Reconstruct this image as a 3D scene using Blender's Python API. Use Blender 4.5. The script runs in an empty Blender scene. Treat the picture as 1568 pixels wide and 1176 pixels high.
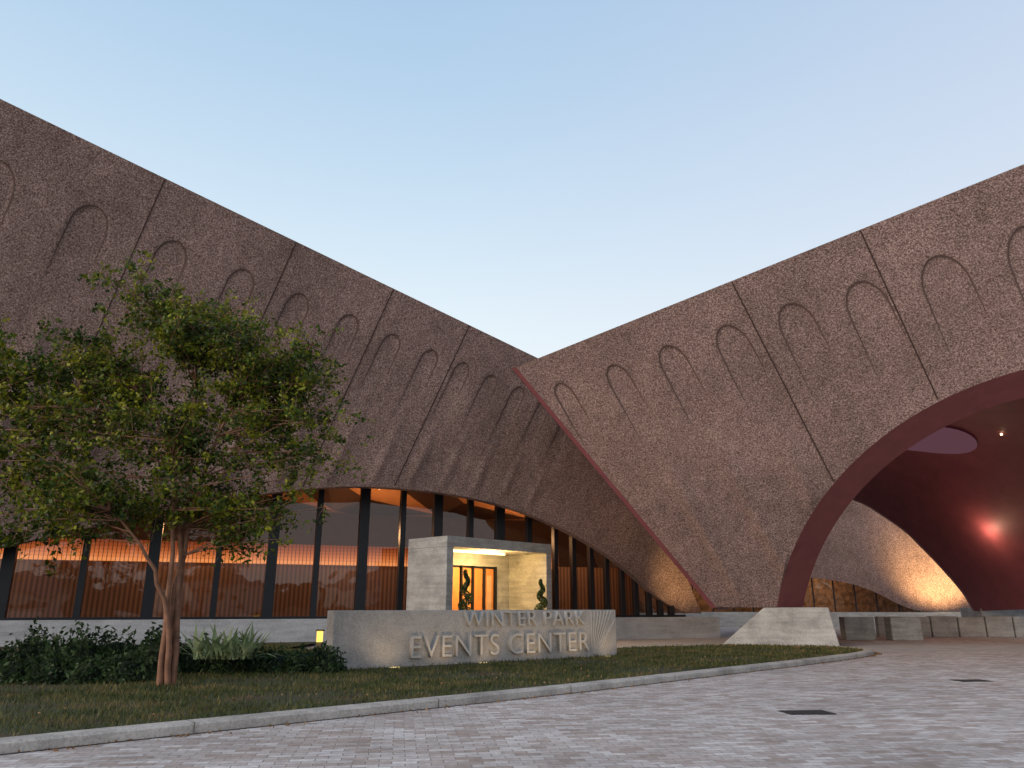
import bpy, math, random, bmesh
import numpy as np
from mathutils import Vector, Matrix
random.seed(7); rng=np.random.default_rng(7)
scene=bpy.context.scene
scene.view_settings.view_transform='Standard'; scene.view_settings.look='None'; scene.view_settings.exposure=0
R=math.radians
COL=scene.collection

# ---------------------------------------------------------------- helpers
def empty(name):
    e=bpy.data.objects.new(name,None); COL.objects.link(e); return e
def mesh(name,verts,faces,mat,parent=None,smooth=False):
    me=bpy.data.meshes.new(name)
    me.from_pydata([tuple(map(float,v)) for v in verts],[],[tuple(int(i) for i in f) for f in faces])
    me.materials.append(mat)
    if smooth: me.polygons.foreach_set('use_smooth',[True]*len(me.polygons))
    me.update()
    o=bpy.data.objects.new(name,me); COL.objects.link(o)
    if parent: o.parent=parent
    return o
def bevel(o,w=.02,s=2):
    m=o.modifiers.new('b','BEVEL'); m.width=w; m.segments=s; m.limit_method='ANGLE'
    return o
def prism(name,poly,z0,z1,mat,parent=None,bv=0):
    n=len(poly)
    a=sum(poly[i][0]*poly[(i+1)%n][1]-poly[(i+1)%n][0]*poly[i][1] for i in range(n))
    if a<0: poly=poly[::-1]
    v=[(x,y,z0) for x,y in poly]+[(x,y,z1) for x,y in poly]
    f=[tuple(range(n-1,-1,-1)),tuple(range(n,2*n))]+[(i,(i+1)%n,n+(i+1)%n,n+i) for i in range(n)]
    o=mesh(name,v,f,mat,parent)
    if bv: bevel(o,bv)
    return o
def obox(name,p,d,L,W,z0,z1,mat,parent=None,bv=0):
    d=Vector(d).normalized(); n=Vector((-d.y,d.x)); p=Vector(p)
    return prism(name,[tuple(p),tuple(p+d*L),tuple(p+d*L+n*W),tuple(p+n*W)],z0,z1,mat,parent,bv)
def loft(name,curves,mat,parent=None,smooth=True,flip=False):
    n=len(curves[0]); v=[p for c in curves for p in c]; f=[]
    for i in range(len(curves)-1):
        for j in range(n-1):
            k=j+1
            q=(i*n+j,i*n+k,(i+1)*n+k,(i+1)*n+j)
            f.append(q[::-1] if flip else q)
    return mesh(name,v,f,mat,parent,smooth)

# ---------------------------------------------------------------- materials
def newmat(name):
    m=bpy.data.materials.new(name); m.use_nodes=True
    nt=m.node_tree; b=nt.nodes['Principled BSDF']
    return m,nt,b
def nd(nt,t,**kw):
    n=nt.nodes.new(t)
    for k,v in kw.items(): setattr(n,k,v)
    return n
def ramp(nt,stops):
    r=nt.nodes.new('ShaderNodeValToRGB'); e=r.color_ramp.elements
    while len(e)<len(stops): e.new(.5)
    for i,(p,c) in enumerate(stops):
        e[i].position=p; e[i].color=(c[0],c[1],c[2],1) if hasattr(c,'__len__') else (c,c,c,1)
    return r
def mixc(nt,fac,a,b,mode='MIX'):
    m=nt.nodes.new('ShaderNodeMix'); m.data_type='RGBA'; m.blend_type=mode
    for sock,val in ((m.inputs[0],fac),(m.inputs[6],a),(m.inputs[7],b)):
        if isinstance(val,bpy.types.NodeSocket): nt.links.new(val,sock)
        elif hasattr(val,'__len__'): sock.default_value=(*val,1)
        else: sock.default_value=val
    return m.outputs[2]
def coords(nt,scale=(1,1,1),rot=(0,0,0)):
    tc=nt.nodes.new('ShaderNodeTexCoord'); mp=nt.nodes.new('ShaderNodeMapping')
    mp.inputs['Scale'].default_value=scale; mp.inputs['Rotation'].default_value=rot
    nt.links.new(tc.outputs['Object'],mp.inputs[0]); return mp.outputs[0]
def noise(nt,vec,scale,detail=4,rough=.55):
    n=nd(nt,'ShaderNodeTexNoise'); n.inputs['Scale'].default_value=scale; n.inputs['Detail'].default_value=detail; n.inputs['Roughness'].default_value=rough
    nt.links.new(vec,n.inputs['Vector']); return n.outputs[0]
def bump(nt,b,h,strength,dist):
    bn=nt.nodes.new('ShaderNodeBump'); bn.inputs['Strength'].default_value=strength; bn.inputs['Distance'].default_value=dist
    nt.links.new(h,bn.inputs['Height']); nt.links.new(bn.outputs[0],b.inputs['Normal'])

def aggregate(name,c_dark,c_mid,c_light):
    m,nt,b=newmat(name); v=coords(nt)
    n1=noise(nt,v,19,3,.85)
    r=ramp(nt,[(.38,c_dark),(.5,c_mid),(.62,c_light)]); nt.links.new(n1,r.inputs[0])
    n2=noise(nt,v,.3,5,.6); r2=ramp(nt,[(.3,.78),(.7,1.15)]); nt.links.new(n2,r2.inputs[0])
    vs=coords(nt,(1.6,1.6,.10)); n3=noise(nt,vs,1.5,5,.6); r3=ramp(nt,[(.3,.82),(.7,1.1)]); nt.links.new(n3,r3.inputs[0])
    c=mixc(nt,1,r.outputs[0],r2.outputs[0],'MULTIPLY'); c=mixc(nt,1,c,r3.outputs[0],'MULTIPLY')
    nt.links.new(c,b.inputs['Base Color']); b.inputs['Roughness'].default_value=.9
    b.inputs['Specular IOR Level'].default_value=.15
    bump(nt,b,n1,.8,.05); return m
M_wall=aggregate('rose_aggregate_concrete',(.100,.062,.056),(.262,.178,.158),(.50,.375,.34))
def plain(name,col,rough=.6,var=.12,scale=3,bs=.15,bd=.02,spec=.3):
    m,nt,b=newmat(name); v=coords(nt); n=noise(nt,v,scale,6,.6)
    r=ramp(nt,[(.25,tuple(c*(1-var) for c in col)),(.75,tuple(min(1,c*(1+var)) for c in col))])
    nt.links.new(n,r.inputs[0]); nt.links.new(r.outputs[0],b.inputs['Base Color'])
    b.inputs['Roughness'].default_value=rough; b.inputs['Specular IOR Level'].default_value=spec
    n2=noise(nt,v,scale*12,4); bump(nt,b,n2,bs,bd); return m
M_joint=plain('joint_shadow',(.055,.033,.03),.9)
M_kjoint=plain('kerb_joint_shadow',(.13,.115,.10),.9)
M_line=plain('relief_line',(.115,.073,.064),.9)
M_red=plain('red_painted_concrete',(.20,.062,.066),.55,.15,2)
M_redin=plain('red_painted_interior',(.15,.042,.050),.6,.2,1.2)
def concrete(name,col,stain=.35,boards=False):
    m,nt,b=newmat(name); v=coords(nt)
    n=noise(nt,v,1.3,8,.65); r=ramp(nt,[(.3,tuple(c*(1-stain) for c in col)),(.55,col),(.8,tuple(c*1.15 for c in col))]); nt.links.new(n,r.inputs[0])
    n2=noise(nt,v,26,5,.75); r2=ramp(nt,[(.32,.68),(.6,1.08)]); nt.links.new(n2,r2.inputs[0])
    c=mixc(nt,1,r.outputs[0],r2.outputs[0],'MULTIPLY')
    if boards:
        vs=coords(nt,(.3,.3,3.2)); n3=noise(nt,vs,2.2,3); r3=ramp(nt,[(.3,.8),(.7,1.1)]); nt.links.new(n3,r3.inputs[0])
        c=mixc(nt,1,c,r3.outputs[0],'MULTIPLY')
    nt.links.new(c,b.inputs['Base Color']); b.inputs['Roughness'].default_value=.8; b.inputs['Specular IOR Level'].default_value=.2
    bump(nt,b,n2,.5,.03); return m
M_conc=concrete('board_concrete',(.39,.385,.36),.35,True)
M_sign=concrete('sign_concrete',(.42,.39,.36),.3)
M_kerb=concrete('kerb_concrete',(.48,.44,.39),.45)
M_walk=concrete('walkway_concrete',(.44,.41,.385),.25)
M_base=concrete('base_concrete',(.46,.47,.48),.2,True)
M_mull=plain('dark_mullion',(.012,.014,.018),.45)
M_bark=plain('myrtle_bark',(.20,.10,.06),.75,.45,5,.4,.02)
M_pot=plain('dark_pot',(.03,.03,.03),.5)
M_brass=plain('letter_concrete',(.46,.43,.39),.6,.1,8)
M_grate=plain('cast_iron',(.03,.03,.032),.6)
def emis(name,col,s):
    m=bpy.data.materials.new(name); m.use_nodes=True; nt=m.node_tree; nt.nodes.clear()
    e=nd(nt,'ShaderNodeEmission'); e.inputs[0].default_value=(*col,1); e.inputs[1].default_value=s
    o=nd(nt,'ShaderNodeOutputMaterial'); nt.links.new(e.outputs[0],o.inputs[0]); return m
M_led=emis('warm_led',(1,.74,.32),5)
M_ledsoft=emis('ground_led',(1,.74,.34),1.1)
M_lamp=emis('lamp_glow',(1,.75,.4),9)
def glassmat():
    m=bpy.data.materials.new('window_glass'); m.use_nodes=True; nt=m.node_tree; nt.nodes.clear()
    g=nd(nt,'ShaderNodeBsdfGlossy'); g.inputs['Roughness'].default_value=.02; g.inputs[0].default_value=(.85,.82,.78,1)
    t=nd(nt,'ShaderNodeBsdfTransparent'); t.inputs[0].default_value=(.70,.64,.58,1)
    f=nd(nt,'ShaderNodeFresnel'); f.inputs[0].default_value=1.55
    a=nd(nt,'ShaderNodeMath',operation='MULTIPLY_ADD'); a.inputs[1].default_value=1.1; a.inputs[2].default_value=.02
    nt.links.new(f.outputs[0],a.inputs[0])
    mx=nd(nt,'ShaderNodeMixShader'); nt.links.new(a.outputs[0],mx.inputs[0]); nt.links.new(t.outputs[0],mx.inputs[1]); nt.links.new(g.outputs[0],mx.inputs[2])
    tc=nd(nt,'ShaderNodeTexCoord'); n=nd(nt,'ShaderNodeTexNoise'); n.inputs['Scale'].default_value=.5
    nt.links.new(tc.outputs['Object'],n.inputs['Vector'])
    b=nd(nt,'ShaderNodeBump'); b.inputs['Strength'].default_value=.10; b.inputs['Distance'].default_value=.3
    nt.links.new(n.outputs[0],b.inputs['Height']); nt.links.new(b.outputs[0],g.inputs['Normal'])
    o=nd(nt,'ShaderNodeOutputMaterial'); nt.links.new(mx.outputs[0],o.inputs[0]); return m
M_glass=glassmat()
def leafmat(name,dark,mid,tip,scale=.9,off=-.52):
    m=bpy.data.materials.new(name); m.use_nodes=True; nt=m.node_tree; b=nt.nodes['Principled BSDF']
    g=nd(nt,'ShaderNodeNewGeometry'); v=coords(nt); n=noise(nt,v,scale,3)
    add=nd(nt,'ShaderNodeMath',operation='MULTIPLY_ADD'); add.inputs[1].default_value=.55
    nt.links.new(g.outputs['Random Per Island'],add.inputs[0])
    s2=nd(nt,'ShaderNodeMath',operation='MULTIPLY_ADD'); s2.inputs[1].default_value=1.9; s2.inputs[2].default_value=off
    nt.links.new(n,s2.inputs[0]); nt.links.new(s2.outputs[0],add.inputs[2])
    r=ramp(nt,[(.15,dark),(.5,mid),(.95,tip)]); nt.links.new(add.outputs[0],r.inputs[0])
    nt.links.new(r.outputs[0],b.inputs['Base Color']); b.inputs['Roughness'].default_value=.5; b.inputs['Specular IOR Level'].default_value=.2
    tr=nd(nt,'ShaderNodeBsdfTranslucent'); nt.links.new(r.outputs[0],tr.inputs[0])
    mx=nd(nt,'ShaderNodeMixShader'); mx.inputs[0].default_value=.3
    nt.links.new(b.outputs[0],mx.inputs[1]); nt.links.new(tr.outputs[0],mx.inputs[2])
    nt.links.new(mx.outputs[0],nt.nodes['Material Output'].inputs[0]); return m
M_leaf=leafmat('myrtle_leaves',(.018,.034,.007),(.050,.088,.010),(.27,.27,.018),1.4,-.70)
M_shrub=leafmat('shrub_leaves',(.009,.020,.009),(.028,.052,.020),(.07,.115,.04),3,-.64)
M_strap=leafmat('strap_leaves',(.09,.13,.06),(.18,.25,.12),(.34,.40,.22),2,-.55)
M_grassb=leafmat('grass_blades',(.034,.044,.014),(.065,.088,.024),(.19,.145,.06),1.2,-.66)
M_dry=leafmat('dry_leaves',(.10,.05,.02),(.20,.11,.05),(.32,.2,.1),2)
def pavers():
    m,nt,b=newmat('brick_pavers'); v0=coords(nt,(1,1,1),(0,0,R(-8)))
    wn=nd(nt,'ShaderNodeTexNoise'); wn.inputs['Scale'].default_value=2.2; wn.inputs['Detail'].default_value=2; nt.links.new(v0,wn.inputs['Vector'])
    sc=nd(nt,'ShaderNodeVectorMath',operation='SCALE'); sc.inputs['Scale'].default_value=.05; nt.links.new(wn.outputs['Color'],sc.inputs[0])
    ad=nd(nt,'ShaderNodeVectorMath',operation='ADD'); nt.links.new(v0,ad.inputs[0]); nt.links.new(sc.outputs[0],ad.inputs[1]); v=ad.outputs[0]
    br=nd(nt,'ShaderNodeTexBrick'); nt.links.new(v,br.inputs['Vector'])
    br.inputs['Color1'].default_value=(0,0,0,1); br.inputs['Color2'].default_value=(1,1,1,1); br.inputs['Mortar'].default_value=(.5,.5,.5,1)
    br.inputs['Scale'].default_value=1; br.inputs['Brick Width'].default_value=.26; br.inputs['Row Height'].default_value=.13
    br.inputs['Mortar Size'].default_value=.007; br.inputs['Mortar Smooth'].default_value=.6; br.inputs['Bias'].default_value=0
    r=ramp(nt,[(0,(.36,.285,.24)),(.25,(.44,.37,.33)),(.65,(.50,.445,.41)),(1,(.62,.575,.54))]); nt.links.new(br.outputs[0],r.inputs[0])
    n=noise(nt,v,.45,6,.7); r2=ramp(nt,[(.3,.76),(.7,1.16)]); nt.links.new(n,r2.inputs[0])
    n3=noise(nt,v,11,6,.75); r3=ramp(nt,[(.3,.70),(.62,1.10)]); nt.links.new(n3,r3.inputs[0])
    c=mixc(nt,1,r.outputs[0],r2.outputs[0],'MULTIPLY'); c=mixc(nt,1,c,r3.outputs[0],'MULTIPLY')
    c=mixc(nt,br.outputs['Fac'],c,(.24,.195,.165))
    nt.links.new(c,b.inputs['Base Color']); b.inputs['Roughness'].default_value=.75; b.inputs['Specular IOR Level'].default_value=.25
    inv=nd(nt,'ShaderNodeMath',operation='MULTIPLY_ADD'); inv.inputs[1].default_value=-1; nt.links.new(br.outputs['Fac'],inv.inputs[0])
    k=nd(nt,'ShaderNodeMath',operation='MULTIPLY_ADD'); k.inputs[1].default_value=1.2; k.inputs[2].default_value=1; nt.links.new(n3,k.inputs[0]); nt.links.new(k.outputs[0],inv.inputs[2])
    bump(nt,b,inv.outputs[0],.6,.018); return m
M_pave=pavers()
def grassground():
    m,nt,b=newmat('lawn_ground'); v=coords(nt)
    n=noise(nt,v,1.1,6,.65); r=ramp(nt,[(.38,(.075,.048,.028)),(.52,(.05,.06,.02)),(.7,(.06,.075,.025))]); nt.links.new(n,r.inputs[0])
    n2=noise(nt,v,30,4,.8); r2=ramp(nt,[(.3,.5),(.7,1.4)]); nt.links.new(n2,r2.inputs[0])
    c=mixc(nt,1,r.outputs[0],r2.outputs[0],'MULTIPLY'); nt.links.new(c,b.inputs['Base Color']); b.inputs['Roughness'].default_value=.95
    bump(nt,b,n2,.8,.06); return m
M_lawn=grassground()

# ---------------------------------------------------------------- world, sun, camera
SUN_EL=R(17); SUN_AZ=R(231)
w=bpy.data.worlds.new('World'); scene.world=w; w.use_nodes=True; nt=w.node_tree
bg=nt.nodes['Background']; bg.inputs[1].default_value=.1
sky=nd(nt,'ShaderNodeTexSky'); sky.sky_type='NISHITA'; sky.sun_disc=False; sky.sun_elevation=SUN_EL; sky.sun_rotation=SUN_AZ
tc=nd(nt,'ShaderNodeTexCoord'); sx=nd(nt,'ShaderNodeSeparateXYZ'); nt.links.new(tc.outputs['Generated'],sx.inputs[0])
r=ramp(nt,[(0,(.83,.77,.73)),(.22,(.78,.81,.825)),(.34,(.69,.775,.825)),(.46,(.55,.675,.785)),(.6,(.415,.565,.725)),(.75,(.31,.47,.665)),(1,(.22,.38,.62))]); nt.links.new(sx.outputs[2],r.inputs[0])
rx=nd(nt,'ShaderNodeMapRange'); rx.inputs[1].default_value=-.1; rx.inputs[2].default_value=.7; rx.inputs[4].default_value=.45; nt.links.new(sx.outputs[0],rx.inputs[0])
g=mixc(nt,rx.outputs[0],r.outputs[0],(.54,.54,.67))
sc=nd(nt,'ShaderNodeVectorMath',operation='SCALE'); sc.inputs['Scale'].default_value=12.5; nt.links.new(g,sc.inputs[0])
cc=mixc(nt,.93,sky.outputs[0],sc.outputs[0]); nt.links.new(cc,bg.inputs[0])
sl=bpy.data.lights.new('sun','SUN'); sl.energy=3.3; sl.angle=R(45); sl.color=(1,.83,.72)
so=bpy.data.objects.new('sun',sl); COL.objects.link(so)
sd=Vector((math.sin(SUN_AZ)*math.cos(SUN_EL),math.cos(SUN_AZ)*math.cos(SUN_EL),math.sin(SUN_EL)))
so.rotation_euler=(sd).to_track_quat('Z','Y').to_euler()
cam=bpy.data.cameras.new('camera'); co=bpy.data.objects.new('camera',cam); COL.objects.link(co)
co.location=(0,0,1.5); co.rotation_euler=(R(106.4),0,0); cam.sensor_width=36; cam.lens=26.68; cam.clip_end=3000; scene.camera=co

def plight(name,loc,e,col=(1,.6,.25),rad=.1,parent=None):
    l=bpy.data.lights.new(name,'POINT'); l.energy=e; l.color=col; l.shadow_soft_size=rad
    o=bpy.data.objects.new(name,l); COL.objects.link(o); o.location=loc
    if parent: o.parent=parent
    return o
def slight(name,loc,to,e,col,ang,parent=None,rad=.08):
    l=bpy.data.lights.new(name,'SPOT'); l.energy=e; l.color=col; l.spot_size=R(ang); l.spot_blend=.8; l.shadow_soft_size=rad
    o=bpy.data.objects.new(name,l); COL.objects.link(o); o.location=loc
    o.rotation_euler=(Vector(loc)-Vector(to)).to_track_quat('Z','Y').to_euler()
    if parent: o.parent=parent
    return o

# ---------------------------------------------------------------- leaning shell faces
def sstep(x): x=np.clip(x,0,1); return x*x*(3-2*x)
class Face:
    """leaning facade: y = c + s*x - k*(z-z0), top edge z=a+b*x, ribs run down with slope m (dx per metre down)"""
    def __init__(s,c,sl,k,z0,a,b,m,arches,depth=.08):
        s.c,s.sl,s.k,s.z0,s.a,s.b,s.m,s.arches,s.depth=c,sl,k,z0,a,b,m,arches,depth
        n=np.array([sl,-1,-k]); s.n=n/np.linalg.norm(n)
        s.A=[]
        for (x,z,r_) in arches:
            x0,p=s.xp(x,z); s.A.append((x0,p,r_))
    def xp(s,x,z):
        x0=(x-s.m*(s.a-z))/(1+s.m*s.b); p=(s.a+s.b*x0)-z
        return x0,p
    def xz(s,x0,p):
        return x0+s.m*p, s.a+s.b*x0-p
    def relief(s,x,z):
        x0,p=s.xp(x,z); h=np.zeros_like(x0)
        for (xi,pi,r0) in s.A:
            pp=(p-pi-r0*1.5); rr=r0*(1+.04*np.clip(pp,0,9))
            q=x0-xi
            d=np.where(pp>0,np.abs(q),np.sqrt(q*q+(pp/1.5)**2))
            ins=sstep((rr-d)/.12+.5)
            h-= s.depth*ins*np.exp(-np.clip(pp,0,99)/1.6)
            wv=r0*(1.35-.05*np.clip(pp,0,12))
            h+= .16*np.clip(1-np.abs(q)/wv,0,1)**1.3*sstep((pp-1.0)/5)
        return h
    def pt(s,x,z,off=0.):
        x=np.asarray(x,float); z=np.asarray(z,float)
        y=s.c+s.sl*x-s.k*(z-s.z0)
        h=off
        return np.stack([x+s.n[0]*h,y+s.n[1]*h,z+s.n[2]*h],-1)
    def grid(s,name,xs,zb,zt,nw,mat,parent):
        xs=np.array(xs); W=np.linspace(0,1,nw)
        Z=zb[:,None]+(zt-zb)[:,None]*W[None]; X=np.repeat(xs[:,None],nw,1)
        H=s.relief(X,Z)*np.clip((Z-zb[:,None])/.9,0,1)
        P=s.pt(X,Z,H).reshape(-1,3)
        n=len(xs); i,j=np.meshgrid(np.arange(n-1),np.arange(nw-1),indexing='ij'); a=(i*nw+j).ravel()
        F=np.stack([a,a+nw,a+nw+1,a+1],1)
        return mesh(name,P.tolist(),F.tolist(),mat,parent,True)
    def ribbon(s,pts,w,off,zbf):
        V=[];F=[]
        pts=np.array(pts)
        for i,(x,z,ws) in enumerate(pts):
            a=pts[max(i-1,0)];b=pts[min(i+1,len(pts)-1)]
            t=b[:2]-a[:2]; t=t/np.linalg.norm(t); nn=np.array([-t[1],t[0]])*w*.5*ws
            for sg in (1,-1):
                xx,zz=x+nn[0]*sg,z+nn[1]*sg
                hh=float(s.relief(np.array([xx]),np.array([zz]))[0])*min(1,max(0,(zz-zbf(xx))/.9))
                V.append(s.pt(xx,zz,off+max(hh,-.03)))
        for i in range(len(pts)-1): F.append((2*i,2*i+1,2*i+3,2*i+2))
        return V,F
    def lines(s,parent,zbf,wd=.045):
        V=[];F=[]
        for (xi,pi,r0) in s.A:
            pts=[]
            L=1.9
            for pp in np.linspace(L,0,14): pts.append((xi-r0*(1+.04*pp),pi+r0*1.5+pp,max(0.03,(1-pp/L)**.7)))
            for th in np.linspace(0,math.pi,18)[1:-1]: pts.append((xi-r0*math.cos(th),pi+r0*1.5-r0*1.5*math.sin(th),1))
            L=1.0
            for pp in np.linspace(0,L,10): pts.append((xi+r0*(1+.04*pp),pi+r0*1.5+pp,max(0.03,(1-pp/L)**.7)))
            q=[]
            for x0,p,ws in pts:
                x,z=s.xz(x0,p)
                if z>zbf(x)+.1: q.append((x,z,ws))
            if len(q)>3:
                v,f=s.ribbon(q,wd,.014,zbf); o=len(V); V+=list(v); F+=[tuple(k+o for k in t) for t in f]
        mesh('relief_arch_lines',V,F,M_line,parent)
    def seams(s,x0s,parent,zbf):
        V=[];F=[]
        for x0 in x0s:
            q=[]
            for p in np.linspace(0.02,16,160):
                x,z=s.xz(x0,p)
                if z<zbf(x)+.03: break
                q.append((x,z,1))
            v,f=s.ribbon(q,.038,.016,zbf); o=len(V); V+=list(v); F+=[tuple(k+o for k in t) for t in f]
        mesh('panel_joints',V,F,M_joint,parent)

# ================= EVENTS CENTER ==========================================
EC=empty('events_center_building')
ecA=[(-23.2,17.9,.70),(-20,16.9,.64),(-17.3,16.0,.58),(-14.7,15.1,.50),(-12.3,14.4,.44),(-10.1,13.8,.39),(-8.2,13.25,.36),(-6.4,12.75,.33),(-4.8,12.25,.31),(-3.3,11.85,.29),(-2.0,11.5,.27),(-.8,11.15,.26),(.4,10.8,.25),(1.6,10.45,.24),(2.8,10.1,.24)]
fe=Face(37.3,.385,.55,1.2,12.4,-.315,-.5,ecA,.05)
bx=[-31,-28,-24,-19.05,-14.8,-11.6,-8.0,-5.7,-2.4,.5,3.6,5.7,7.1,8.2,8.21,9.8]
bz=[1.2,1.2,2.3,3.6,4.8,5.65,6.3,6.45,6.3,5.76,4.56,3.3,2.2,1.2,1.2,1.2]
def smoothinterp(x,X,Y):
    x=np.asarray(x,float)
    acc=0
    D=(-1.2,-.8,-.4,0,.4,.8,1.2)
    for d in D: acc=acc+np.interp(x+d,X,Y)
    return acc/len(D)
def zb_e(x): return np.maximum(1.2,smoothinterp(x,bx,bz))
xs=np.unique(np.concatenate([np.linspace(-30,9.8,480),[4.5,8.2]]))
zt=12.4-.315*xs; zt=np.where(xs>4.5,(12.4-.315*4.5)-(xs-4.5)*(10.98-1.25)/5.3,zt)
zb=zb_e(xs); zb=np.minimum(zb,zt-.02)
fe.grid('facade_shell',xs,zb,zt,140,M_wall,EC)
fe.lines(EC,lambda x:float(zb_e(x)),.045)
fe.seams([-20.5,-12.5,-8.3,-4.8,-1.8],EC,lambda x:float(zb_e(x)))
back=np.array([-.36,.93,0])
m_=xs<=4.5
T=fe.pt(xs[m_],zt[m_],0.0)
loft('roof_edge',[T,T+back*.35+np.array([0,0,.02]),T+back*9+np.array([0,0,-3.5])],M_wall,EC)
ma=(xs<8.25)
Bp=fe.pt(xs[ma],zb[ma],0.0)
inner=Bp+back*.5
glz=Bp.copy(); glz[:,1]=37.3+.385*glz[:,0]+.6
loft('arch_reveal',[Bp,inner],M_wall,EC,flip=True)
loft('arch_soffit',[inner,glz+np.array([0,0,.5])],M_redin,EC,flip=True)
cA=fe.pt([9.8,4.5],[1.2,10.98]); dirb=np.array([-.36,.93,0])
mesh('side_shell',[cA[0],cA[0]+dirb*26,cA[1]+dirb*22+np.array([3,0,1]),cA[1]],[(0,1,2,3)],M_wall,EC)
def gl(x,off=0):
    p=np.array([x,37.3+.385*x]); return p+np.array([.36,-.93])*off
d=(1,.385)
L=math.hypot(1,.385)
obox('base_wall',tuple(gl(-30,.35)),d,40.6*L,.5,-.1,1.03,M_base,EC,.02)
mesh('glazing',[(*gl(-30),1.0),(*gl(8.9),1.0),(*gl(8.9),7.6),(*gl(-30),7.6)],[(0,1,2,3)],M_glass,EC)
mx=[-29,-26.5,-24,-21.7,-19.3,-16.9,-14.6,-12.3,-10.3,-8.55,-6.7,-5.05,-3.5,-2,-.6,.8,2.1,3.0,3.9,4.7,5.5,6.2,6.9,7.5,8.1]
V=[];F=[]
for i,x in enumerate(mx):
    wd=.42 if i%2==0 and x<2 else .24
    if x>2: wd=.2
    c=gl(x,.10); dd=np.array([.933,.36]); nn=np.array([.36,-.93])
    pts=[c-dd*wd/2-nn*.25,c+dd*wd/2-nn*.25,c+dd*wd/2+nn*.10,c-dd*wd/2+nn*.10]
    o=len(V)
    V+=[(*q,1.03) for q in pts]+[(*q,7.4) for q in pts]
    F+=[tuple(o+k for k in t) for t in ((0,3,2,1),(4,5,6,7),(0,1,5,4),(1,2,6,5),(2,3,7,6),(3,0,4,7))]
mesh('mullions',V,F,M_mull,EC)
obox('sill_rail',tuple(gl(-30,.2)),d,38.8*L,.3,1.035,1.13,M_mull,EC)
def slatmat():
    m,nt,b=newmat('interior_slats'); v=coords(nt); wv=nd(nt,'ShaderNodeTexWave'); wv.wave_type='BANDS'; wv.bands_direction='X'
    wv.inputs['Scale'].default_value=1.6; nt.links.new(v,wv.inputs[0])
    r=ramp(nt,[(.2,(.11,.06,.042)),(.7,(.24,.14,.10))]); nt.links.new(wv.outputs[1],r.inputs[0]); nt.links.new(r.outputs[0],b.inputs['Base Color']); b.inputs['Roughness'].default_value=.6; return m
M_slat=slatmat()
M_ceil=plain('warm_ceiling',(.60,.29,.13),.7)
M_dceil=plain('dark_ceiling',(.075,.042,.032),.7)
M_floor=plain('interior_floor',(.12,.08,.06),.4)
q0,q1=gl(-31,-5.5),gl(9,-5.5)
mesh('interior_wall',[(*q0,1),(*q1,1),(*q1,3.7),(*q0,3.7)],[(0,1,2,3)],M_slat,EC)
r0_,r1_=gl(-31,-9),gl(9,-9)
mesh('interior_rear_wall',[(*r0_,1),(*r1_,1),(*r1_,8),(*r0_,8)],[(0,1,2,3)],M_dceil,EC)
e0,e1=gl(-31,-.3),gl(9,-.3)
V=[];FW=[];FD=[]
xx=np.arange(-31,9.1,2.5)
for i,x in enumerate(xx):
    V+=[(*gl(x,-.3),7.45),(*gl(x+(1.1 if i%2 else 0),-4.5),6.2 if i%2 else 6.9),(*gl(x,-9),6.6)]
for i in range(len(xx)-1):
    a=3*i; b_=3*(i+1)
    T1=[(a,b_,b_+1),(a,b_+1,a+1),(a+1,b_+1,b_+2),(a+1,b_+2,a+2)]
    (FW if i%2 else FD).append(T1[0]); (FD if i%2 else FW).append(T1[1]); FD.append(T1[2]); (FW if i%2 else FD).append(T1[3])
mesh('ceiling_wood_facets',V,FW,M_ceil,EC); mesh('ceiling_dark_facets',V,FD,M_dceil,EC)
mesh('interior_floor_slab',[(*e0,1.0),(*e1,1.0),(*r1_,1.0),(*r0_,1.0)],[(0,1,2,3)],M_floor,EC)
# slatted cove, its light wash painted as emission: six rows of slats, dimmer with height
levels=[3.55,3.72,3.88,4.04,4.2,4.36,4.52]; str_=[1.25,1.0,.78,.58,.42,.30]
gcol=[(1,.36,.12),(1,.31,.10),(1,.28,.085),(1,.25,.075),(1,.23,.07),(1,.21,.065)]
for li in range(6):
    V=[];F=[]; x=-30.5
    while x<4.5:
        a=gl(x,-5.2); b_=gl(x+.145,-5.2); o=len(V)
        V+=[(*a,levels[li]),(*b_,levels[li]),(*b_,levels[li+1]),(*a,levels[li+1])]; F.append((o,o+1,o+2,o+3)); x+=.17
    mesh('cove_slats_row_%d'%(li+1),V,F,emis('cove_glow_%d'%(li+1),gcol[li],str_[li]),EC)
for x in (-22,-13.5,-6,1.0,5.8):
    pz=gl(x,-2.6); plight('interior_lamp',(pz[0],pz[1],4.9),230,(1,.55,.26),.3,EC)
V=[];F=[]
for x in np.arange(-11,8,1.7):
    c=gl(x,-1.2); o=len(V)
    for a in range(8): V.append((c[0]+.05*math.cos(a*math.pi/4),c[1]+.05*math.sin(a*math.pi/4),6.9))
    F.append(tuple(o+k for k in range(8)))
mesh('downlights',V,F,emis('downlight_glow',(1,.6,.3),4),EC)
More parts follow.
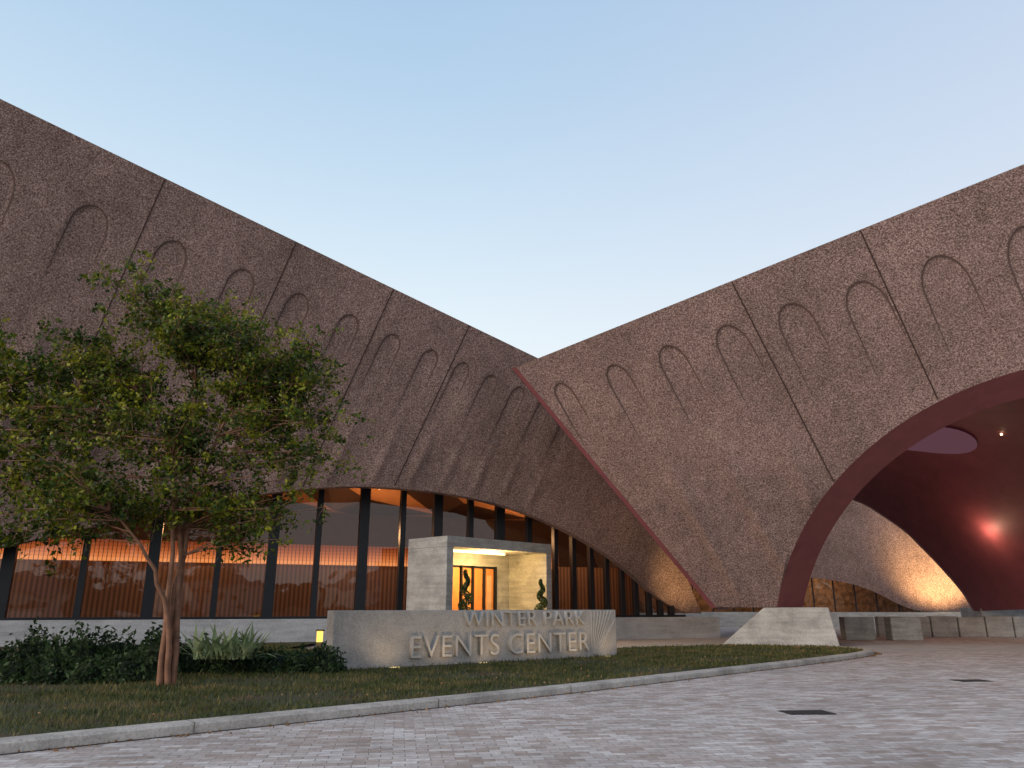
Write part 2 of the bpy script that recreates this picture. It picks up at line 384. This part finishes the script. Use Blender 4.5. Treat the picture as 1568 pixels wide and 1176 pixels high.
# entrance vestibule
FL=Vector((-2.6,31.0)); FR=Vector((1.8,35.5)); u=(FR-FL).normalized(); n=Vector((-u.y,u.x))
Wd=(FR-FL).length; Dp=2.5; H=4.27
def vb(name,a0,a1,b0,b1,z0,z1,mat,bv=.015):
    P=[FL+u*a0+n*b0,FL+u*a1+n*b0,FL+u*a1+n*b1,FL+u*a0+n*b1]
    return prism(name,[tuple(p) for p in P],z0,z1,mat,EC,bv)
vb('vestibule_left_wall',0,.35,0,Dp,0,H-.42,M_conc)
vb('vestibule_right_wall',Wd-.35,Wd,0,Dp,0,H-.42,M_conc)
vb('vestibule_roof',0,Wd,0,Dp,H-.417,H,M_conc)
M_door=plain('door_wood',(.50,.19,.055),.45)
M_lit=plain('lit_glass',(.5,.3,.16),.2)
vb('vestibule_back',.36,Wd-.36,Dp-.12,Dp,3.3,H-.43,M_conc,0)
vb('vestibule_back_pier',5.1,Wd-.36,Dp-.12,Dp,0,3.3,M_conc,0)
for a in (2.2,2.9,3.6,4.3,5.02): vb('door_frame',a,a+.06,Dp-.2,Dp-.05,0,3.3,M_mull,0)
for a in (2.2,2.9,3.6,4.3): vb('door_leaf',a+.10,a+.66,Dp-.08,Dp-.03,.1,3.2,M_door,0)
for a in (2.9,4.3): vb('door_glass',a+.24,a+.52,Dp-.10,Dp-.083,1.0,2.9,M_lit,0)
vb('ceiling_led',.5,Wd-1.9,1.1,1.22,H-.52,H-.43,M_led,0)
BLp=FL+u*.1+n*(Dp+.01); BRp=FL+u*(Wd-.1)+n*(Dp+.01)
prism('link_body',[tuple(BLp),tuple(BRp),tuple(gl(.6,.02)),tuple(gl(-4.3,.02))],0,H-.6,M_mull,EC)
c=FL+u*3.0+n*.7; plight('vestibule_lamp',(c.x,c.y,3.1),560,(1,.62,.22),.25,EC)
slight('foot_uplight',(8.9,37.0,.4),(9.0,38.9,2.6),520,(1,.62,.25),80,EC)

# ================= PORTE COCHERE ==========================================
PC=empty('porte_cochere')
pcA=[(1.8,9.85,.30),(3.75,10.25,.36),(5.6,10.65,.42),(7.5,11.05,.46),(9.43,11.45,.49),(11.4,11.8,.53),(13.45,12.2,.57),(15.6,12.65,.60),(17.9,13.1,.62),(20.2,13.6,.65)]
fp=Face(36.1,-.37,.85,1.5,10.5,.238,.68,pcA,.05)
CX=18.9
e_=2/2.25
th=np.linspace(0,math.pi,97)
def sup(c): return np.sign(c)*np.abs(c)**e_
ax=CX-8.15*sup(np.cos(th)); az=1.5+7.62*np.abs(np.sin(th))**e_
def zb_p(x):
    x=np.asarray(x,float)
    z=np.interp(x,ax,az)
    z=np.where(np.abs(x-CX)>8.15,1.5,z)
    z=np.where(x<8.5,10.54-(x-.15)*(10.54-1.5)/(8.5-.15),z)
    z=np.where(x>29.3,1.5+(x-29.3)*1.3,z)
    return z
xs=np.unique(np.concatenate([np.linspace(.15,10.6,140),np.array([8.5,10.749]),ax,np.linspace(13,CX,80),np.linspace(27.1,36,30)]))
xs=xs[xs>=.15]
ztp=10.5+.238*xs; zbp=np.minimum(zb_p(xs),ztp-.01)
fp.grid('front_shell',xs,zbp,ztp,150,M_wall,PC)
fp.lines(PC,lambda x:float(zb_p(x)),.045)
fp.seams([7.57,11.2,15.4,19.6],PC,lambda x:float(zb_p(x)))
fn=np.array([.347,.937,0])
A=fp.pt(ax,az)
ix=CX-7.22*sup(np.cos(th)); iz=1.5+6.95*np.abs(np.sin(th))**e_
I=fp.pt(ix,iz)+fn*.8
loft('arch_intrados',[A,I],M_red,PC,smooth=True)
mxx=19.2-7.4*sup(np.cos(th)); mz=1.5+8.7*np.abs(np.sin(th))**e_; my=44.6-.37*mxx-.25*(mz-1.5)
Mi=np.stack([mxx,my,mz],1)
hb=[(0,26.0,1.3),(.12,25.6,2.4),(.27,24.6,4.0),(.47,23.3,5.86),(.68,21.5,7.5),(.82,20.2,8.15),(1,18.6,8.35)]
sR=np.clip((math.pi-th)/(math.pi/2),0,1)
bxr=np.interp(sR,[h[0] for h in hb],[h[1] for h in hb]); bzr=np.interp(sR,[h[0] for h in hb],[h[2] for h in hb])
sL=np.clip(th/(math.pi/2),0,1)
bxl=np.interp(sL,[0,.3,.6,1],[12.8,13.2,14.8,18.6]); bzl=np.interp(sL,[0,.3,.6,1],[1.3,4.2,7.2,8.35])
bxx=np.where(th<math.pi/2,bxl,bxr); bzz=np.where(th<math.pi/2,bzl,bzr)
ker=np.ones(5)/5
bxx[2:-2]=np.convolve(bxx,ker,'valid'); bzz[2:-2]=np.convolve(bzz,ker,'valid')
Bk=np.stack([bxx,54.1-.37*bxx,bzz],1)
def vault(t): return I*(1-t)*(1-2*t)+Mi*4*t*(1-t)+Bk*t*(2*t-1)
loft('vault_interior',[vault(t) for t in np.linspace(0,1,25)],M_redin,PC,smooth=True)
loft('rear_arch_edge',[Bk,Bk+fn*.6],M_red,PC,smooth=True)
tip=fp.pt([.15],[10.54])[0]; ft=fp.pt([8.5],[1.5])[0]; off=np.array([-.17,.05,-.05])
mesh('corner_edge_strip',[tip,ft,ft+off,tip+off+np.array([.0,0,.02])],[(0,1,2,3)],M_red,PC)
mesh('left_shell',[tip+off,ft+off,np.array([14.5,48,1.5]),np.array([16,44,11.5])],[(0,1,2,3)],M_wall,PC)
TT=fp.pt(xs,ztp)
loft('roof',[TT,TT+fn*.3,TT+fn*14+np.array([2,0,-3.0])],M_wall,PC)
mesh('foot_base',[ft,fp.pt([10.749],[1.5])[0],I[0],ft+fn*1.2],[(3,2,1,0)],M_red,PC)
def vpt(t,ang):
    P=vault(t); i=ang/math.pi*96; i0=int(i); f=i-i0; return P[i0]*(1-f)+P[min(i0+1,96)]*f
c0=vpt(.63,R(101)); N=40
V=[tuple(c0+np.array([0,0,-.14]))]
for a in range(N):
    aa=2*math.pi*a/N; p=vpt(.63+.08*math.sin(aa),R(101+18*math.cos(aa))); V.append(tuple(p+np.array([0,0,-.14])))
mesh('oculus',V,[(0,i+1,(i+1)%N+1) for i in range(N)],emis('oculus_glow',(.46,.20,.27),.22),PC)  # emissive disc stands in for sky light coming through the oculus
def lamp(name,loc,r_,parent,mat=M_lamp):
    bm=bmesh.new(); bmesh.ops.create_icosphere(bm,subdivisions=2,radius=r_,matrix=Matrix.Translation(loc)); me=bpy.data.meshes.new(name); bm.to_mesh(me); bm.free(); me.materials.append(mat)
    o=bpy.data.objects.new(name,me); COL.objects.link(o); o.parent=parent
for i,(t,a) in enumerate(((.53,97),(.52,117),(.80,104))):
    p=vpt(t,R(a)); lamp('downlight_%d'%(i+1),tuple(p+np.array([0,0,-.10])),.05,PC)
lamp('wall_lantern',(25.4,41.4,5.1),.10,PC); plight('wall_lantern_light',(24.6,40.3,5.1),110,(1,.6,.38),.15,PC)
plight('vault_glow',(20.0,36.5,6.0),130,(1,.62,.5),.5,PC)
def pl(x,dp,z): return (x+.347*dp,35.85-.37*x+.937*dp,z)
V=[pl(8.45,0,-.05),pl(12.75,0,-.05),pl(12.5,.25,1.5),pl(10.2,.25,1.5),pl(8.9,3,-.05),pl(12.75,3,-.05),pl(12.5,3,1.5),pl(10.5,3,1.5)]
F=[(0,1,2,3),(7,6,5,4),(1,5,6,2),(3,2,6,7),(0,3,7,4),(0,4,5,1)]
bevel(mesh('leg_plinth',V,F,M_conc,PC),.04)
V=[(26.0,43.9,-.05),(36,40.6,-.05),(36,46,-.05),(26.6,47,-.05)]
V=V+[(x,y,1.48) for x,y,_ in V]
bevel(mesh('rear_plinth',V,[(3,2,1,0),(4,5,6,7),(0,1,5,4),(1,2,6,5),(2,3,7,6),(3,0,4,7)],M_conc,PC),.04)

# ================= LIBRARY =================================================
LB=empty('library_building')
fl=Face(66,-.2,.5,1.2,17,0,.0,[])
lx=[8,20,22.9,25.9,28.6,30,30.01,36,41,48]; lz=[4.2,4.0,3.7,3.3,2.2,1.2,1.2,1.2,3,4.2]
xs=np.linspace(8,48,160); zbl=smoothinterp(xs,lx,lz); fl.grid('library_shell',xs,zbl,np.full_like(xs,16.),40,M_wall,LB)
obox('library_base_wall',(6,64.3),(1,-.2),44,.5,-.1,1.15,M_conc,LB)
mesh('library_glazing',[(6,65.2,1.1),(31,60.2,1.1),(31,60.2,4.6),(6,65.2,4.6)],[(0,1,2,3)],M_glass,LB)
V=[];F=[]
for x in np.arange(7,31,1.5):
    o=len(V); y=66.3-.2*x
    V+=[(x,y,1.1),(x+.12,y,1.1),(x+.12,y,4.6),(x,y,4.6)];F.append((o,o+1,o+2,o+3))
mesh('library_mullions',V,F,M_mull,LB)
mesh('library_interior',[(4,70,1),(34,64,1),(34,64,6),(4,70,6)],[(0,1,2,3)],plain('shelves',(.2,.13,.08),.7,.9,3),LB)
mesh('library_ceiling',[(4,65.8,4.6),(34,60,4.6),(34,66,4.3),(4,71,4.3)],[(0,1,2,3)],M_ceil,LB)
for x in (14,25): plight('library_lamp',(x,68-.2*x,3.6),220,(1,.7,.4),.2,LB)
slight('library_uplight',(31.5,55.8,.3),(32.0,58.6,5),4200,(1,.62,.26),95,LB)

# ================= GROUND ==================================================
mesh('ground',[(-900,-900,-.06),(900,-900,-.06),(900,900,-.06),(-900,900,-.06)],[(0,1,2,3)],M_lawn)
mesh('brick_paved_driveway',[(-60,-40,0),(90,-40,0),(90,80,0),(-60,80,0)],[(0,1,2,3)],M_pave)
def sheet(name,poly,z,mat,parent=None):
    return mesh(name,[(x,y,z) for x,y in poly],[tuple(range(len(poly)))],mat,parent)
sheet('concrete_walkway',[(-8,27),(3.6,28.2),(8.2,32.0),(12.6,30.9),(13.3,28.3),(60,27.4),(60,34),(13.5,35),(20,60),(8,62),(7,40),(-8,34.2)],.004,M_walk)
front=[(-17,-4),(-12.5,1.4),(-9.0,5.3),(-5.45,8.86),(-1.42,12.5),(1.39,15.1),(4.7,18.5),(8.2,22.1),(10.5,24.6),(11.7,26.1),(12.3,27.2),(12.55,28.4),(12.3,29.5),(11.4,30.4),(10,31.0),(8.2,31.3),(6.2,30.6),(3.9,28.9),(2.5,28.6)]
def chaikin(P,k=2):
    for _ in range(k):
        Q=[P[0]]
        for a,b in zip(P[:-1],P[1:]):
            Q+=[(a[0]*.75+b[0]*.25,a[1]*.75+b[1]*.25),(a[0]*.25+b[0]*.75,a[1]*.25+b[1]*.75)]
        Q.append(P[-1]); P=Q
    return P
fr=chaikin(front,2)
def offset(P,dist):
    O=[]
    for i,p in enumerate(P):
        a=Vector(P[max(i-1,0)]);b=Vector(P[min(i+1,len(P)-1)]); t=(b-a).normalized(); O.append((p[0]-t.y*dist,p[1]+t.x*dist))
    return O
KH=.13
c1=[(*p,-.02) for p in fr]; c2=[(*p,KH-.03) for p in offset(fr,.015)]; c3=[(*p,KH) for p in offset(fr,.05)]; c4=[(*p,KH) for p in offset(fr,.30)]; c5=[(*p,KH-.06) for p in offset(fr,.31)]
kb=loft('concrete_kerb',[c1,c2,c3,c4,c5],M_kerb,None,False)
loft('gutter_joint',[[(*p,.005) for p in offset(fr,-.05)],[(*p,.006) for p in offset(fr,.02)]],M_joint,kb,False)
V=[];F=[]
inn=offset(fr,.30); out=offset(fr,-.003)
acc=0
for i in range(2,len(fr)-1):
    acc+=math.dist(fr[i],fr[i-1])
    if acc>2.9:
        acc=0; t=(Vector(fr[i+1])-Vector(fr[i])).normalized()*.006; o=len(V)
        a,b_=Vector(out[i]),Vector(inn[i])
        V+=[(a.x-t.x,a.y-t.y,0.01),(a.x+t.x,a.y+t.y,.01),(a.x+t.x,a.y+t.y,KH+.002),(a.x-t.x,a.y-t.y,KH+.002),(b_.x+t.x,b_.y+t.y,KH+.002),(b_.x-t.x,b_.y-t.y,KH+.002)]
        F+=[(o,o+1,o+2,o+3),(o+3,o+2,o+4,o+5)]
mesh('kerb_joints',V,F,M_kjoint,kb)
lawnpoly=offset(fr,.29)+[(-8,27.8),(-8,34),(-40,22),(-40,-4)]
sheet('lawn',lawnpoly,KH-.02,M_lawn)
def inpoly(x,y,P):
    c=np.zeros(len(x),bool); j=len(P)-1
    for i in range(len(P)):
        xi,yi=P[i];xj,yj=P[j]
        m=((yi>y)!=(yj>y))&(x<(xj-xi)*(y-yi)/(yj-yi+1e-12)+xi); c^=m; j=i
    return c
def blades(name,n,poly,box,hmin,hmax,mat,z,wd=.012):
    x=rng.uniform(box[0],box[1],n*4); y=rng.uniform(box[2],box[3],n*4)
    keep=inpoly(x,y,poly)&(rng.uniform(0,1,n*4)<np.clip(13/np.maximum(y,6),0,1)**1.2)
    patch=np.sin(x*1.3+y*.7)+np.sin(x*.6-y*1.9)+rng.uniform(-1.6,1.6,n*4)
    keep&=patch>-.8
    x=x[keep][:n];y=y[keep][:n];k=len(x)
    a=rng.uniform(0,2*math.pi,k);h=rng.uniform(hmin,hmax,k);lx_=rng.normal(0,.35,k)*h;ly=rng.normal(0,.35,k)*h
    w_=wd*(1+np.maximum(y-10,0)*.08)
    P=np.empty((k,3,3)); P[:,0]=np.stack([x-np.cos(a)*w_,y-np.sin(a)*w_,np.full(k,z)],1); P[:,1]=np.stack([x+np.cos(a)*w_,y+np.sin(a)*w_,np.full(k,z)],1); P[:,2]=np.stack([x+lx_,y+ly,z+h],1)
    return mesh(name,P.reshape(-1,3).tolist(),np.arange(3*k).reshape(-1,3).tolist(),mat)
blades('grass',70000,offset(fr,.31)+[(-8,27.8),(-8,34),(-40,22),(-40,-4)],(-10,12.6,5,31.5),.03,.095,M_grassb,KH-.02,.007)
for nm,(x,y) in (('drain_cover',(4.4,12.1)),('drain_cover',(9.8,17.2))):
    dc=empty(nm); obox('frame',(x-.34,y-.17),(1,.12),.70,.44,.0,.008,M_grate,dc)
    for i in range(9): obox('bar_%d'%i,(x-.32+i*.073,y-.15),(1,.12),.04,.38,.008,.016,M_grate,dc)
for (x,y) in ((16.0,38.3),(17.95,37.7)):
    obox('concrete_block',(x,y),(1,-.2),1.35,1.2,0,1.05,M_conc,None,.04)
lw=empty('low_wall')
for i in range(6): obox('segment_%d'%i,(19.6+i*1.3,42.6-i*.25),(1,-.19),1.26,.6,0,1.0+.08*random.random(),M_conc,lw,.03)

# ================= SIGN ====================================================
SG=empty('entrance_sign')
S0=Vector((-4.15,18.5)); S1=Vector((3.15,24.1)); su=(S1-S0).normalized(); sn=Vector((su.y,-su.x)); SL=(S1-S0).length
obox('slab',tuple(S0),(su.x,su.y),SL,.38,.10,1.43,M_sign,SG,.015)
obox('shadow_gap',tuple(S0+su*.1-sn*.06),(su.x,su.y),SL-.2,.25,.05,.10,M_joint,SG)
def text(body,s0,s1,z0,cap):
    cu=bpy.data.curves.new(body,'FONT'); cu.body=body; cu.size=1; cu.extrude=.05; cu.offset=-.008; cu.space_character=1.08
    o=bpy.data.objects.new('t',cu); COL.objects.link(o); bpy.context.view_layer.update()
    dg=bpy.context.evaluated_depsgraph_get(); me=bpy.data.meshes.new_from_object(o.evaluated_get(dg)); bpy.data.objects.remove(o)
    co_=np.empty(len(me.vertices)*3); me.vertices.foreach_get('co',co_); co_=co_.reshape(-1,3)
    x0,x1=co_[:,0].min(),co_[:,0].max(); y0,y1=co_[:,1].min(),co_[:,1].max()
    s=(co_[:,0]-x0)/(x1-x0)*(s1-s0)+s0; z=(co_[:,1]-y0)/(y1-y0)*cap+z0; dpt=co_[:,2]+.047
    P=np.stack([S0.x+su.x*s+sn.x*dpt,S0.y+su.y*s+sn.y*dpt,z],1)
    me.vertices.foreach_set('co',P.ravel()); me.materials.clear(); me.materials.append(M_brass); me.update()
    ob=bpy.data.objects.new('letters_'+body.lower().replace(' ','_'),me); COL.objects.link(ob); ob.parent=SG
text('WINTER PARK',3.6,7.85,1.02,.38)
text('EVENTS CENTER',2.05,8.0,.30,.52)
V=[];F=[]
for i in range(8):
    f_=i/7; sb=8.13+.03*i; st_=8.16+f_*.98
    q=[(sb-.008,.20),(sb+.008,.20),(st_+.018,1.40-.25*(f_>.95)),(st_-.018,1.40-.25*(f_>.95))]
    o=len(V)
    for dp in (-.01,.03):
        for (ss,zz) in q: V.append((S0.x+su.x*ss+sn.x*dp,S0.y+su.y*ss+sn.y*dp,zz))
    F+=[tuple(o+k for k in f) for f in ((4,5,6,7),(0,1,5,4),(1,2,6,5),(2,3,7,6),(3,0,4,7))]
mesh('sun_rays',V,F,M_brass,SG)
for s in (1.4,2.9,4.4,5.9,7.4,8.7):
    c=S0+su*s+sn*.75
    slight('sign_uplight',(c.x,c.y,.16),(c.x-sn.x*.75,c.y-sn.y*.75,1.1),21,(1,.72,.42),125,SG,.15)
for s in (1.6,4.2,8.7):
    c=S0+su*s+sn*.12
    obox('uplight_fixture',tuple(c-su*.12),(su.x,su.y),.24,.04,.11,.13,M_ledsoft,SG)
BL=empty('bollard_light')
obox('post',(-4.95,20.2),(1,0),.15,.15,.1,.66,M_grate,BL,.01); obox('cap',(-4.97,20.18),(1,0),.19,.19,.92,.96,M_grate,BL,.01); obox('lens',(-4.94,20.21),(1,0),.13,.13,.662,.918,emis('bollard_lens',(1,.62,.12),1.8),BL)
plight('bollard_lamp',(-4.88,20.05,.8),7,(1,.7,.15),.05,BL)
slight('sign_end_light',(-4.6,20.1,.3),(-4.4,19,.2),8,(1,.75,.15),120,BL)

# ================= FOLIAGE =================================================
def leaves_mesh(name,C,size,mat,parent=None,aspect=.5,up=0.0):
    k=len(C); C=np.asarray(C)
    a=rng.normal(size=(k,3)); a[:,2]+=up; a/=np.linalg.norm(a,axis=1)[:,None]
    b=rng.normal(size=(k,3)); b-=a*(a*b).sum(1)[:,None]; b/=np.linalg.norm(b,axis=1)[:,None]
    s=size*rng.uniform(.6,1.35,k)[:,None]
    P=np.stack([C-a*s*.5,C+b*s*aspect*.5,C+a*s*.5,C-b*s*aspect*.5],1)
    return mesh(name,P.reshape(-1,3).tolist(),np.arange(4*k).reshape(-1,4).tolist(),mat,parent)
def tube(V,F,pts,radii,ns=6):
    pts=[Vector(p) for p in pts]; o=len(V)
    for i,p in enumerate(pts):
        t=(pts[min(i+1,len(pts)-1)]-pts[max(i-1,0)]).normalized()
        a=t.orthogonal().normalized(); b=t.cross(a)
        for k in range(ns):
            an=2*math.pi*k/ns; V.append(tuple(p+(a*math.cos(an)+b*math.sin(an))*radii[i]))
    for i in range(len(pts)-1):
        for k in range(ns):
            F.append((o+i*ns+k,o+i*ns+(k+1)%ns,o+(i+1)*ns+(k+1)%ns,o+(i+1)*ns+k))
def bez(a,b,c,n):
    return [a*(1-t)**2+b*2*t*(1-t)+c*t*t for t in [i/n for i in range(n+1)]]
def tree(name,base,ells,nclump,ntw,nleaf,seed,stems=5,lsize=.1):
    rnd=random.Random(seed); E=empty(name); V=[];F=[]; C=[]
    base=Vector(base); nodes=[]
    ctr=Vector((sum(e[0] for e in ells)/len(ells),sum(e[1] for e in ells)/len(ells),0))
    for i in range(stems):
        an=2*math.pi*i/stems+rnd.random()*.6; st=base+Vector((math.cos(an)*.12,math.sin(an)*.10,0))
        e=ells[(i*2)%len(ells)]; top=Vector((e[0]*.45+ctr.x*.55,e[1]+rnd.uniform(-.4,.4),e[2]*.95))
        mid=Vector((st.x+(base.x-st.x)*.3,st.y+math.sin(an)*.12,(st.z+top.z)*.66))
        P=bez(st,mid,top,12); P=[p+Vector((rnd.uniform(-.035,.035),rnd.uniform(-.035,.035),0)) for p in P]
        tube(V,F,P,[.064-.004*k for k in range(13)],7)
        nodes+=[(P[k],0) for k in range(4,13)]
    wts=[e[3]*e[4]*e[5] for e in ells]
    for i in range(nclump):
        e=rnd.choices(ells,wts)[0]
        q=Vector((rnd.gauss(0,1),rnd.gauss(0,1),rnd.gauss(0,1))).normalized()*rnd.uniform(.4,1.0)
        c=Vector((e[0]+q.x*e[3],e[1]+q.y*e[4],e[2]+q.z*e[5]))
        nd_=min((n_ for n_ in nodes if n_[0].z<c.z+.3),key=lambda n_:(n_[0]-c).length+rnd.random()*.8,default=nodes[0])
        a=nd_[0]; mid=(a+c)/2+Vector((rnd.uniform(-.2,.2),rnd.uniform(-.2,.2),rnd.uniform(-.05,.3)))
        P=bez(a,mid,c,6); tube(V,F,P,[max(.018-.0025*k,.004) for k in range(7)],4)
        for j in range(ntw):
            dv=Vector((rnd.gauss(0,1),rnd.gauss(0,1),rnd.gauss(0,.8))).normalized()
            s=P[rnd.randint(3,6)]; L_=rnd.uniform(.22,.74); en=s+dv*L_+Vector((0,0,-.08*rnd.random()))
            tube(V,F,[s,(s+en)/2+Vector((0,0,.03)),en],[.006,.004,.002],3)
            m=int(nleaf*rnd.uniform(.4,1.5))
            t=rng.uniform(.2,1.05,m)[:,None]
            pts=np.array(s)[None]*(1-t)+np.array(en)[None]*t+rng.normal(0,.05,(m,3))
            C.append(pts)
    mesh('trunk_and_branches',V,F,M_bark,E,True)
    leaves_mesh('leaves',np.concatenate(C),lsize,M_leaf,E,.55)
    return E
ells=[(-9.0,15.2,6.2,1.45,1.5,1.0),(-7.9,15.1,8.0,.9,.9,.95),(-7.0,15.1,7.3,1.1,1.1,.9),(-5.9,15,6.9,1.5,1.4,.95),(-4.4,15,6.3,1.3,1.3,1.0),(-9.3,15,4.6,1.2,1.3,1.1),(-6.9,15,5.2,1.8,1.6,1.2),(-4.1,15,4.9,1.15,1.2,1.1),(-8.4,14.6,3.4,1.3,1.2,.7),(-4.6,14.8,3.25,1.0,1.0,.9),(-6.4,14.8,3.7,1.6,1.2,.8)]
tree('crape_myrtle_tree',(-6.4,15.05,.08),ells,310,9,19,3,5,.095)
e2=[(x-5.3,y+.5,z-.3,a,b,c) for x,y,z,a,b,c in ells]
tree('crape_myrtle_tree',(-11.9,15.6,.08),e2,130,8,22,5,5,.115)

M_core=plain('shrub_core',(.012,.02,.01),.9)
def shrub(name,blobs,n,size,mat,aspect=.45):
    E=empty(name); C=[]
    tot=sum(b[3]*b[5] for b in blobs)
    for (x,y,z,rx,ry,rz) in blobs:
        k=int(n*rx*rz/tot); q=rng.normal(size=(k,3)); q/=np.linalg.norm(q,axis=1)[:,None]; q[:,2]=np.abs(q[:,2])*1.0-.15
        q*=rng.uniform(.72,1.15,k)[:,None]; q*=1+.22*np.sin(q[:,:1]*7+x)*np.cos(q[:,1:2]*6)
        C.append(q*np.array([rx,ry,rz])+np.array([x,y,z]))
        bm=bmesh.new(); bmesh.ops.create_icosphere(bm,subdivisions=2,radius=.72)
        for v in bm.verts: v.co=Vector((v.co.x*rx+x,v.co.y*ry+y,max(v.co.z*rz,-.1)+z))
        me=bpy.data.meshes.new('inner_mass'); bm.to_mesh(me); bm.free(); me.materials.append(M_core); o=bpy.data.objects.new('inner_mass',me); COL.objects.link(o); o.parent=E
    leaves_mesh('leaves',np.concatenate(C),size,mat,E,aspect,.5)
    return E
rr=random.Random(4)
bl=[]
for i in range(12):
    x=-13.2+i*.55; bl.append((x,16.9+rr.uniform(-.4,.5)+(x+13)*.12,.12,rr.uniform(.5,.7),.6,rr.uniform(.6,1.1)))
shrub('shrub_hedge',bl,10000,.13,M_shrub)
bl=[(-6.2+i*.5,17.6+rr.uniform(-.3,.3)+i*.18,.12,rr.uniform(.38,.5),.5,rr.uniform(.5,.75)) for i in range(5)]
shrub('shrub_hedge',bl,5000,.11,M_shrub)
bl=[(-9.6+i*.7,15.6+rr.uniform(-.3,.2)+i*.1,.12,.5,.4,rr.uniform(.4,.65)) for i in range(4)]
shrub('shrub',bl,3500,.11,M_shrub)
def straps(name,cx,cy,z0,n,L0,spread=.5,seed=1):
    rnd=random.Random(seed);V=[];F=[]
    for i in range(n):
        an=rnd.random()*2*math.pi; el=rnd.uniform(.35,1.4); L=L0*rnd.uniform(.6,1.1)
        bx_=cx+rnd.uniform(-spread,spread); by=cy+rnd.uniform(-.3,.3)
        dx,dy=math.cos(an),math.sin(an); o=len(V)
        for k in range(6):
            t=k/5; h=L*(t*math.sin(el)-.35*t*t); r_=L*t*math.cos(el)
            w_=.035*(1-abs(2*t-.8))*1.0+.006
            px,py=bx_+dx*r_,by+dy*r_
            V+=[(px-dy*w_,py+dx*w_,z0+h),(px+dy*w_,py-dx*w_,z0+h)]
        for k in range(5): F.append((o+2*k,o+2*k+1,o+2*k+3,o+2*k+2))
    return mesh(name,V,F,M_strap)
straps('strap_leaf_plant',-6.1,17.1,.45,130,1.2,.6)

def topiary(name,x,y,z,h):
    E=empty(name)
    V=[];F=[]; prof=[(.17,0),(.22,.06),(.26,.45),(.28,.5)]
    ns=16
    for r_,zz in prof:
        for k in range(ns): V.append((x+r_*math.cos(2*math.pi*k/ns),y+r_*math.sin(2*math.pi*k/ns),z+zz))
    for i in range(3):
        for k in range(ns): F.append((i*ns+k,i*ns+(k+1)%ns,(i+1)*ns+(k+1)%ns,(i+1)*ns+k))
    F.append(tuple(3*ns+k for k in range(ns)))
    mesh('pot',V,F,M_pot,E)
    V=[];F=[]; tube(V,F,[(x,y,z+.45),(x,y,z+h)],[.025,.012],5); mesh('stem',V,F,M_bark,E)
    k=6500; t=rng.uniform(0,1,k)**1.15; R_=.30*(1-t)+.05; an=t*2*math.pi*3.6
    c=np.stack([x+np.cos(an)*R_*.7,y+np.sin(an)*R_*.7,z+.55+t*(h-.6)],1)
    q=rng.normal(size=(k,3)); q/=np.linalg.norm(q,axis=1)[:,None]; q*= (.17*(1-t)+.07)[:,None]
    leaves_mesh('leaves',c+q,.06,M_shrub,E)
c=FL+u*.75-n*.35; topiary('spiral_topiary',c.x,c.y,0,2.95)
c=FL+u*(Wd-.75)-n*.05; topiary('spiral_topiary',c.x,c.y,0,2.7)

k=1400; ii=rng.integers(10,len(fr)-12,k); t=rng.uniform(-.02,1,k)
P=np.array(fr)[ii]; o_=np.array(offset(fr,1))[ii]-P; nx_=np.array(fr)[ii+1]-P
dist=np.where(rng.uniform(0,1,k)<.65,-np.abs(rng.normal(0,.10,k))-.015,rng.uniform(.35,2.5,k))
P=P+nx_*t[:,None]+o_*dist[:,None]
z=np.where(dist<0,.012,KH+.03)
leaves_mesh('fallen_leaves',np.concatenate([P,z[:,None]],1),.05,M_dry,None,.6)

# distant setting behind the viewpoint (it shows in the window reflections)
C=[]
for i in range(70):
    a=R(180+(i/69)*180); rad=75+rng.uniform(-6,10); hx_,hy_=rad*math.cos(a),rad*math.sin(a); hh=rng.uniform(3,7)
    q=rng.normal(size=(110,3)); q/=np.linalg.norm(q,axis=1)[:,None]
    C.append(q*np.array([4.5,4.5,hh*.55])*rng.uniform(.6,1,(110,1))+np.array([hx_,hy_,hh*.5]))
leaves_mesh('distant_trees',np.concatenate(C),2.2,M_shrub,None,.8)
M_house=plain('pale_stucco',(.6,.58,.55),.8); M_roof=plain('roof_shingle',(.18,.17,.17),.9); M_win=plain('dark_window',(.03,.035,.04),.2)
for (hx_,hy_,hw,hd,hh,rh) in ((14,-48,13,9,4.2,3),(38,-40,11,9,4.6,3.2),(-8,-52,10,9,4,2.6),(62,-22,14,10,5,3)):
    E=empty('distant_house')
    obox('walls',(hx_,hy_-hd),(1,0),hw,hd,0,hh,M_house,E)
    x0,x1,y0,y1=hx_-.6,hx_+hw+.6,hy_-hd-.6,hy_+.6; ym=(y0+y1)/2
    mesh('roof',[(x0,y0,hh+.01),(x1,y0,hh+.01),(x1,y1,hh+.01),(x0,y1,hh+.01),(x0+2,ym,hh+rh),(x1-2,ym,hh+rh)],[(0,1,5,4),(1,2,5),(2,3,4,5),(3,0,4),(3,2,1,0)],M_roof,E)
    for i in range(3): obox('window_%d'%i,(hx_+1.5+i*(hw-3)/3,hy_+.003),(1,0),1.6,.04,1,2.6,M_win,E)
